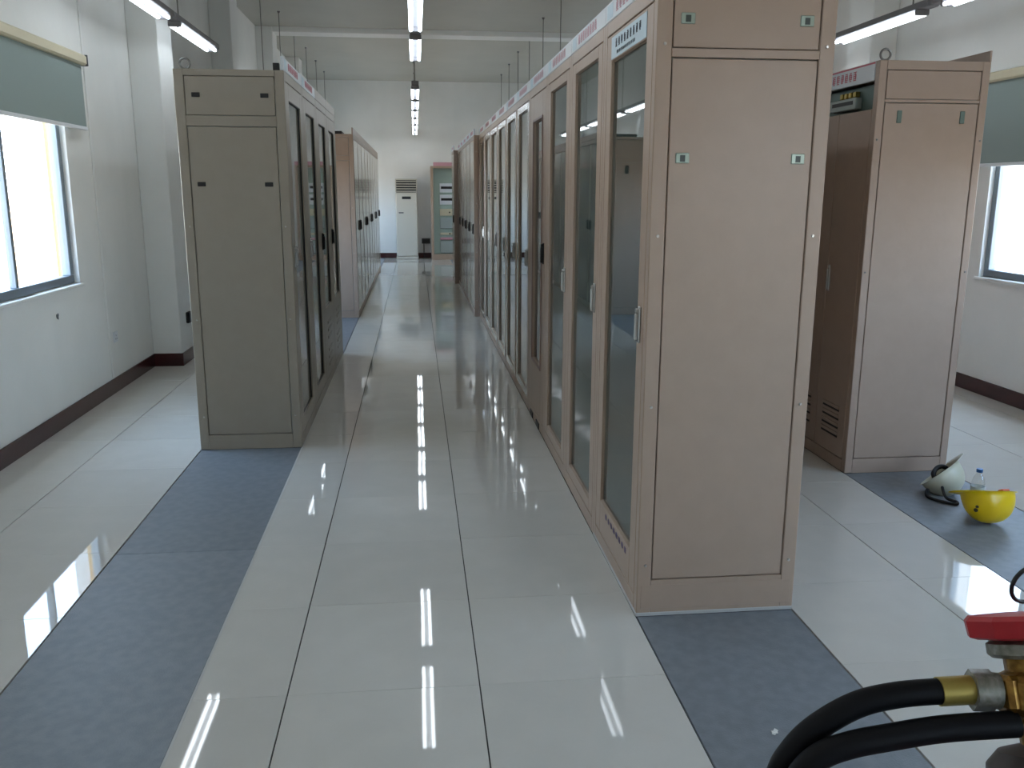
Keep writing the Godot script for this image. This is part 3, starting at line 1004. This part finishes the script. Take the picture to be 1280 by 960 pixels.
# ------------------------------------------------------------------ far wall
func build_far_end():
	# free-standing air conditioner
	var ac := thing("air_conditioner", "white free-standing air conditioner against the far wall", "air conditioner", Vector3(-0.19, 0, -20.72))
	var st := mb()
	bc(st, Vector3(-0.245, 0.06, -0.16), Vector3(0.245, 1.50, 0.17), 0.02)
	obj("body", st, M.ac, ac)
	st = mb()
	bc(st, Vector3(-0.255, 0.0, -0.16), Vector3(0.255, 0.055, 0.18), 0.01)
	obj("base", st, M.ac, ac)
	st = mb()
	bc(st, Vector3(-0.245, 1.50, -0.16), Vector3(-0.225, 1.80, 0.17), 0.006)
	bc(st, Vector3(0.225, 1.50, -0.16), Vector3(0.245, 1.80, 0.17), 0.006)
	bc(st, Vector3(-0.225, 1.77, -0.16), Vector3(0.225, 1.80, 0.17), 0.006)
	obj("outlet_frame", st, M.ac, ac)
	st = mb()
	bc(st, Vector3(-0.225, 1.50, -0.16), Vector3(0.225, 1.77, 0.10))
	obj("outlet", st, M.ac_dark, ac)
	for k in 5:
		st = mb()
		bx(st, Vector3(0, 1.525 + 0.054 * k, 0.148), Vector3(0.45, 0.020, 0.05), 0.004)
		obj("louvre", st, M.ac, ac)
	st = mb()
	bc(st, Vector3(-0.10, 1.35, 0.168), Vector3(0.10, 1.41, 0.173), 0.002)
	obj("display", st, M.module_dark, ac)
	st = mb()
	bc(st, Vector3(-0.18, 1.035, 0.169), Vector3(-0.07, 1.06, 0.172), 0.002)
	obj("badge", st, M.grey_plastic, ac)
	# open relay rack
	var rk := thing("relay_rack", "pink-topped beige relay rack with pale green panels at the far wall", "rack", Vector3(0.76, 0, -20.62))
	st = mb()
	for sx in [-1.0, 1.0]:
		bc(st, Vector3(sx * 0.4, 0, -0.3), Vector3(sx * 0.345, 2.08, 0.3), 0.004)
	bc(st, Vector3(-0.345, 2.03, -0.3), Vector3(0.345, 2.08, 0.3), 0.004)
	bc(st, Vector3(-0.345, 0.0, -0.3), Vector3(0.345, 0.12, 0.3), 0.004)
	obj("frame", st, M.paint, rk)
	st = mb()
	bc(st, Vector3(-0.345, 0.12, 0.12), Vector3(0.345, 2.03, 0.14))
	obj("panel", st, M.module_green, rk)
	st = mb()
	bc(st, Vector3(-0.34, 2.08, 0.28), Vector3(0.40, 2.16, 0.30), 0.003)
	obj("header_sign", st, M.sign_pink, rk)
	for q in [[1.60, 0.20, "w"], [1.34, 0.22, "w"], [1.06, 0.15, "y"], [0.82, 0.24, "g"], [0.58, 0.05, "y"], [0.47, 0.05, "p"], [0.28, 0.26, "g"]]:
		st = mb()
		bc(st, Vector3(-0.20, q[0] - q[1] / 2.0, 0.14), Vector3(0.30, q[0] + q[1] / 2.0, 0.17), 0.004)
		var mm: Material = {"w": M.sign_white, "y": M.cream, "g": M.module, "p": M.sign_pink}[q[2]]
		var mo := obj("module", st, mm, rk)
		if q[2] == "w":
			st = mb()
			bc(st, Vector3(-0.17, q[0] - 0.02, 0.17), Vector3(0.10, q[0] + 0.035, 0.174), 0.001)
			obj("slot", st, M.black, mo)
		elif q[2] == "y":
			st = mb()
			bx(st, Vector3(0.02, q[0], 0.172), Vector3(0.03, 0.03, 0.006), 0.002)
			obj("knob", st, M.black, mo)
		else:
			st = mb()
			bc(st, Vector3(-0.19, q[0] - q[1] / 2.0 - 0.008, 0.17), Vector3(0.29, q[0] - q[1] / 2.0, 0.172))
			obj("shadow_gap_strip", st, M.ac_dark, mo)
	# cable box on the wall between them
	var jb := thing("junction_box", "dark grey box with a cable low on the far wall beside the air conditioner", "box", Vector3(0.24, 0.33, ZB))
	st = mb()
	bc(st, Vector3(-0.10, 0.0, 0.0), Vector3(0.10, 0.12, 0.06), 0.008)
	obj("housing", st, M.grey_plastic, jb)
	st = mb()
	bc(st, Vector3(-0.08, 0.02, 0.06), Vector3(0.08, 0.10, 0.064), 0.002)
	obj("lid", st, M.ac_dark, jb)
	st = mb()
	sweep(st, [Vector3(-0.05, 0.0, 0.03), Vector3(-0.05, -0.12, 0.05), Vector3(-0.05, -0.25, 0.06), Vector3(-0.03, -0.322, 0.10), Vector3(0.03, -0.322, 0.13)], 0.008)
	obj("cable", st, M.black, jb)

# ------------------------------------------------------------------ hard hats, bottle, scrap
func hat_shell(st: SurfaceTool):
	# crown down at y = 0, rim up at y = 0.15; the peak points to +x
	var seg := 40
	var rows := 12
	var grid := []
	for j in rows + 1:
		var t := float(j) / rows
		var ring := []
		for i in seg:
			var a := TAU * i / seg
			var r := sin(t * PI / 2.0)
			r = pow(r, 0.82)
			var y := 0.148 * (1.0 - pow(cos(t * PI / 2.0), 0.9))
			var ridge := 1.0 + 0.035 * exp(-pow(sin(a) * 4.0 * maxf(t, 0.2), 2.0)) * (1.0 - t)
			var p := Vector3(cos(a) * 0.132 * r, y, sin(a) * 0.108 * r)
			p.y -= 0.006 * (ridge - 1.0) * 20.0 * (1.0 - t)
			ring.append(p)
		grid.append(ring)
	# brim
	for e in 2:
		var ring2 := []
		for i in seg:
			var a := TAU * i / seg
			var peak := pow(maxf(0.0, cos(a)), 2.0)
			var wdt: float = [0.006, 0.014][e] + peak * [0.02, 0.050][e]
			var p := Vector3(cos(a) * (0.132 + wdt), 0.148 + [0.002, 0.001][e] + peak * [0.003, 0.012][e], sin(a) * (0.108 + wdt * 0.8))
			ring2.append(p)
		grid.append(ring2)
	# inner face
	var n := grid.size()
	for j in range(rows, -1, -1):
		var ring3 := []
		for i in seg:
			var p: Vector3 = grid[j][i]
			ring3.append(Vector3(p.x * 0.975, p.y + 0.004 * (1.0 - float(j) / rows) + 0.0015, p.z * 0.97))
		grid.append(ring3)
	st.set_smooth_group(0)
	for j in grid.size() - 1:
		for i in seg:
			var i1 := (i + 1) % seg
			var a: Vector3 = grid[j][i]
			var b: Vector3 = grid[j][i1]
			var c: Vector3 = grid[j + 1][i1]
			var d: Vector3 = grid[j + 1][i]
			for p in [a, b, c, a, c, d]:
				st.add_vertex(p)
	st.index()
	st.generate_normals()

func hard_hat(label: String, shell: Material, strap_mat: Material) -> Node3D:
	var t := thing("hard_hat", label, "hard hat", Vector3.ZERO, 0.0, "hard hats on the floor")
	var st := mb()
	hat_shell(st)
	obj("shell", st, shell, t)
	st = mb()
	var pts := []
	for k in 25:
		var a := TAU * k / 24.0
		pts.append(Vector3(cos(a) * 0.108, 0.128, sin(a) * 0.085))
	sweep(st, pts, 0.007, 2, 8)
	obj("headband", st, strap_mat, t)
	for k in 3:
		st = mb()
		var a := PI * k / 3.0
		var d := Vector3(cos(a) * 0.108, 0, sin(a) * 0.085)
		sweep(st, [d + Vector3(0, 0.128, 0), d * 0.7 + Vector3(0, 0.07, 0), Vector3(0, 0.045, 0), -d * 0.7 + Vector3(0, 0.07, 0), -d + Vector3(0, 0.128, 0)], 0.006, 5, 6)
		obj("crown_strap", st, strap_mat, t)
	return t

func build_small_things():
	var y := hard_hat("yellow hard hat lying upside down on the grey strip", M.yellow, M.webbing)
	y.transform = Transform3D(Basis(Vector3(1, 0, 0), deg_to_rad(-25)) * Basis(Vector3(0, 1, 0), deg_to_rad(178)) * Basis(Vector3(0, 0, 1), deg_to_rad(2)).scaled(Vector3.ONE * 0.92), Vector3(2.672, 0.016, -3.655))
	var st := mb()
	bx(st, Vector3(-0.070, 0.157, -0.03), Vector3(0.045, 0.018, 0.04), 0.005)
	obj("adjuster_knob", st, M.orange, y)
	st = mb()
	cyl(st, Vector3(0.0970, 0.0605, -0.0420), Vector3(0.1025, 0.059, -0.0455), 0.011, 0.010, 10)
	obj("crest_mark", st, M.yellow_dark, y)
	st = mb()
	cyl(st, Vector3(0.0955, 0.0760, -0.0545), Vector3(0.1015, 0.075, -0.0590), 0.008, 0.007, 10)
	obj("vent_mark", st, M.yellow_dark, y)
	var w := hard_hat("off-white hard hat tipped over beside the yellow one, chin strap trailing", M.hat_white, M.webbing)
	w.transform = Transform3D(Basis(Vector3(1, 0, 0), deg_to_rad(-33)) * Basis(Vector3(0, 0, 1), deg_to_rad(30)).scaled(Vector3.ONE * 0.86), Vector3(2.765, 0.014, -4.08))
	st = mb()
	sweep(st, [Vector3(-0.09, 0.135, 0.05), Vector3(-0.06, 0.165, 0.03), Vector3(0.0, 0.175, 0.0), Vector3(0.05, 0.165, -0.02), Vector3(0.09, 0.14, -0.05)], 0.014, 5, 8)
	obj("sweat_pad", st, M.webbing, w)
	st = mb()
	var inv := w.transform.affine_inverse()
	var pth := []
	for p in [Vector3(2.665, 0.06, -4.05), Vector3(2.655, 0.02, -3.99), Vector3(2.69, 0.009, -3.95), Vector3(2.66, 0.008, -3.93), Vector3(2.60, 0.009, -4.0), Vector3(2.585, 0.015, -4.05), Vector3(2.60, 0.04, -4.07)]:
		pth.append(inv * p)
	sweep(st, pth, 0.009, 6, 8)
	obj("chin_strap", st, M.webbing, w)
	# bottle
	var b := thing("water_bottle", "clear plastic bottle with a blue cap behind the hard hats", "bottle", Vector3(2.745, 0.0, -3.885))
	st = mb()
	lathe(st, [Vector2(0.0, 0.002), Vector2(0.026, 0.0), Vector2(0.032, 0.006), Vector2(0.032, 0.06), Vector2(0.030, 0.075), Vector2(0.032, 0.09), Vector2(0.032, 0.13), Vector2(0.026, 0.158), Vector2(0.013, 0.178), Vector2(0.0125, 0.192)])
	obj("body", st, M.pet, b)
	st = mb()
	lathe(st, [Vector2(0.0322, 0.062), Vector2(0.0326, 0.063), Vector2(0.0326, 0.115), Vector2(0.0322, 0.116)])
	obj("label_wrap", st, M.bottle_label, b)
	st = mb()
	lathe(st, [Vector2(0.0, 0.205), Vector2(0.014, 0.205), Vector2(0.015, 0.203), Vector2(0.015, 0.188), Vector2(0.0, 0.188)])
	obj("cap", st, M.blue, b)
	# scrap of paper on the near strip
	st = mb()
	quad(st, Vector3(-0.012, 0.001, 0.008), Vector3(0.004, 0.006, -0.012), Vector3(0.014, 0.002, -0.006), Vector3(-0.004, 0.001, 0.014), Vector3(0, 1, 0.2).normalized())
	bx(st, Vector3(0, 0.001, 0), Vector3(0.018, 0.002, 0.014), 0.0008)
	var sc := obj("paper_scrap", st, M.paper, self)
	sc.position = Vector3(1.009, 0.0, -2.19)
	tag(sc, "small white paper scrap on the grey strip before the right cabinet", "paper")

# ------------------------------------------------------------------ gas cylinder in the near right corner
func build_cylinder():
	var ax := Vector3(0.792, 0.0, -0.955)
	var t := thing("gas_cylinder", "red gas cylinder with brass valve, red handwheel and black hose", "gas cylinder", ax)
	# the cylinder leans back on its trolley, away from us at the top
	var piv := Vector3(0, 0.901, 0)
	var lean := Transform3D(Basis.IDENTITY, piv) * Transform3D(Basis(Vector3(1, 0, 0), deg_to_rad(-26)), Vector3.ZERO) * Transform3D(Basis.IDENTITY, -piv)
	var st := mb()
	lathe(st, [Vector2(0.0, 0.0), Vector2(0.11, 0.0), Vector2(0.125, 0.015), Vector2(0.125, 0.62), Vector2(0.115, 0.68), Vector2(0.085, 0.725), Vector2(0.045, 0.745), Vector2(0.0, 0.748)], Vector3.ZERO, 32)
	obj("vessel", st, M.cylinder_red, t).transform = lean
	st = mb()
	lathe(st, [Vector2(0.040, 0.74), Vector2(0.074, 0.742), Vector2(0.077, 0.79), Vector2(0.073, 0.812), Vector2(0.058, 0.828), Vector2(0.030, 0.836), Vector2(0.0, 0.838)], Vector3.ZERO, 32)
	obj("neck_ring", st, M.cap_dark, t).transform = lean
	st = mb()
	lathe(st, [Vector2(0.026, 0.830), Vector2(0.030, 0.836), Vector2(0.030, 0.862), Vector2(0.024, 0.868), Vector2(0.044, 0.874), Vector2(0.049, 0.882), Vector2(0.049, 0.915), Vector2(0.044, 0.922), Vector2(0.034, 0.927), Vector2(0.034, 0.952), Vector2(0.0, 0.953)], Vector3.ZERO, 8)
	bc(st, Vector3(-0.052, 0.878, -0.022), Vector3(-0.02, 0.924, 0.022), 0.006)
	bc(st, Vector3(-0.03, 0.862, 0.012), Vector3(0.02, 0.905, 0.048), 0.008)
	obj("valve_body", st, M.brass, t).transform = lean
	st = mb()
	lathe(st, [Vector2(0.0, 0.944), Vector2(0.046, 0.944), Vector2(0.051, 0.949), Vector2(0.051, 0.962), Vector2(0.040, 0.968), Vector2(0.0, 0.969)], Vector3.ZERO, 24)
	obj("bonnet", st, M.zinc, t).transform = lean
	# handwheel: a scalloped ten-sided disc
	st = mb()
	var nseg := 10
	var prof := []
	for k in nseg:
		var a := TAU * (k + 0.3) / nseg
		prof.append(Vector3(cos(a), 0, sin(a)))
	for k in nseg:
		var p: Vector3 = prof[k]
		var q: Vector3 = prof[(k + 1) % nseg]
		var nn := (p + q).normalized()
		var lay := [[0.064, 0.968], [0.073, 0.971], [0.075, 0.992], [0.069, 0.998], [0.028, 1.001], [0.0, 1.001]]
		for m in lay.size() - 1:
			var r0: float = lay[m][0]
			var r1: float = lay[m + 1][0]
			var h0: float = lay[m][1]
			var h1: float = lay[m + 1][1]
			var fn := (nn * (h1 - h0) + Vector3.UP * (r0 - r1)).normalized()
			quad(st, p * r0 + Vector3.UP * h0, q * r0 + Vector3.UP * h0, q * r1 + Vector3.UP * h1, p * r1 + Vector3.UP * h1, fn)
		tri3(st, Vector3(0, 0.968, 0), p * 0.064 + Vector3.UP * 0.968, q * 0.064 + Vector3.UP * 0.968, Vector3.DOWN)
	obj("handwheel", st, M.wheel_red, t).transform = lean
	# outlet towards the left: nut, ferrule, hose
	st = mb()
	cyl(st, Vector3(-0.050, 0.901, -0.006), Vector3(-0.058, 0.901, -0.008), 0.023, -1.0, 20)
	cyl(st, Vector3(-0.058, 0.901, -0.008), Vector3(-0.084, 0.901, -0.012), 0.0265, -1.0, 6)
	obj("coupling_nut", st, M.zinc, t)
	st = mb()
	cyl(st, Vector3(-0.084, 0.901, -0.012), Vector3(-0.126, 0.8985, -0.016), 0.0185, -1.0, 20)
	obj("ferrule", st, M.ferrule, t)
	st = mb()
	sweep(st, [Vector3(-0.122, 0.899, -0.016), Vector3(-0.18, 0.894, -0.021), Vector3(-0.233, 0.881, -0.024), Vector3(-0.285, 0.851, -0.024), Vector3(-0.317, 0.820, -0.021), Vector3(-0.336, 0.785, -0.016), Vector3(-0.352, 0.70, -0.005), Vector3(-0.36, 0.55, 0.012), Vector3(-0.345, 0.43, 0.03), Vector3(-0.32, 0.41, 0.05), Vector3(-0.30, 0.50, 0.06), Vector3(-0.318, 0.65, 0.045), Vector3(-0.334, 0.745, 0.022), Vector3(-0.322, 0.802, 0.012), Vector3(-0.295, 0.832, 0.009), Vector3(-0.256, 0.847, 0.010), Vector3(-0.205, 0.856, 0.012), Vector3(-0.134, 0.866, 0.016), Vector3(-0.042, 0.872, 0.024)], 0.0168, 8, 16)
	obj("hose", st, M.rubber, t)
	st = mb()
	torus(st, Vector3(-0.003, 1.035, -0.035), Vector3(0.1, -0.15, 1).normalized(), 0.027, 0.0028)
	cyl(st, Vector3(-0.003, 1.0, -0.033), Vector3(-0.003, 1.009, -0.034), 0.004, -1.0, 8)
	obj("pull_ring", st, M.black, t)
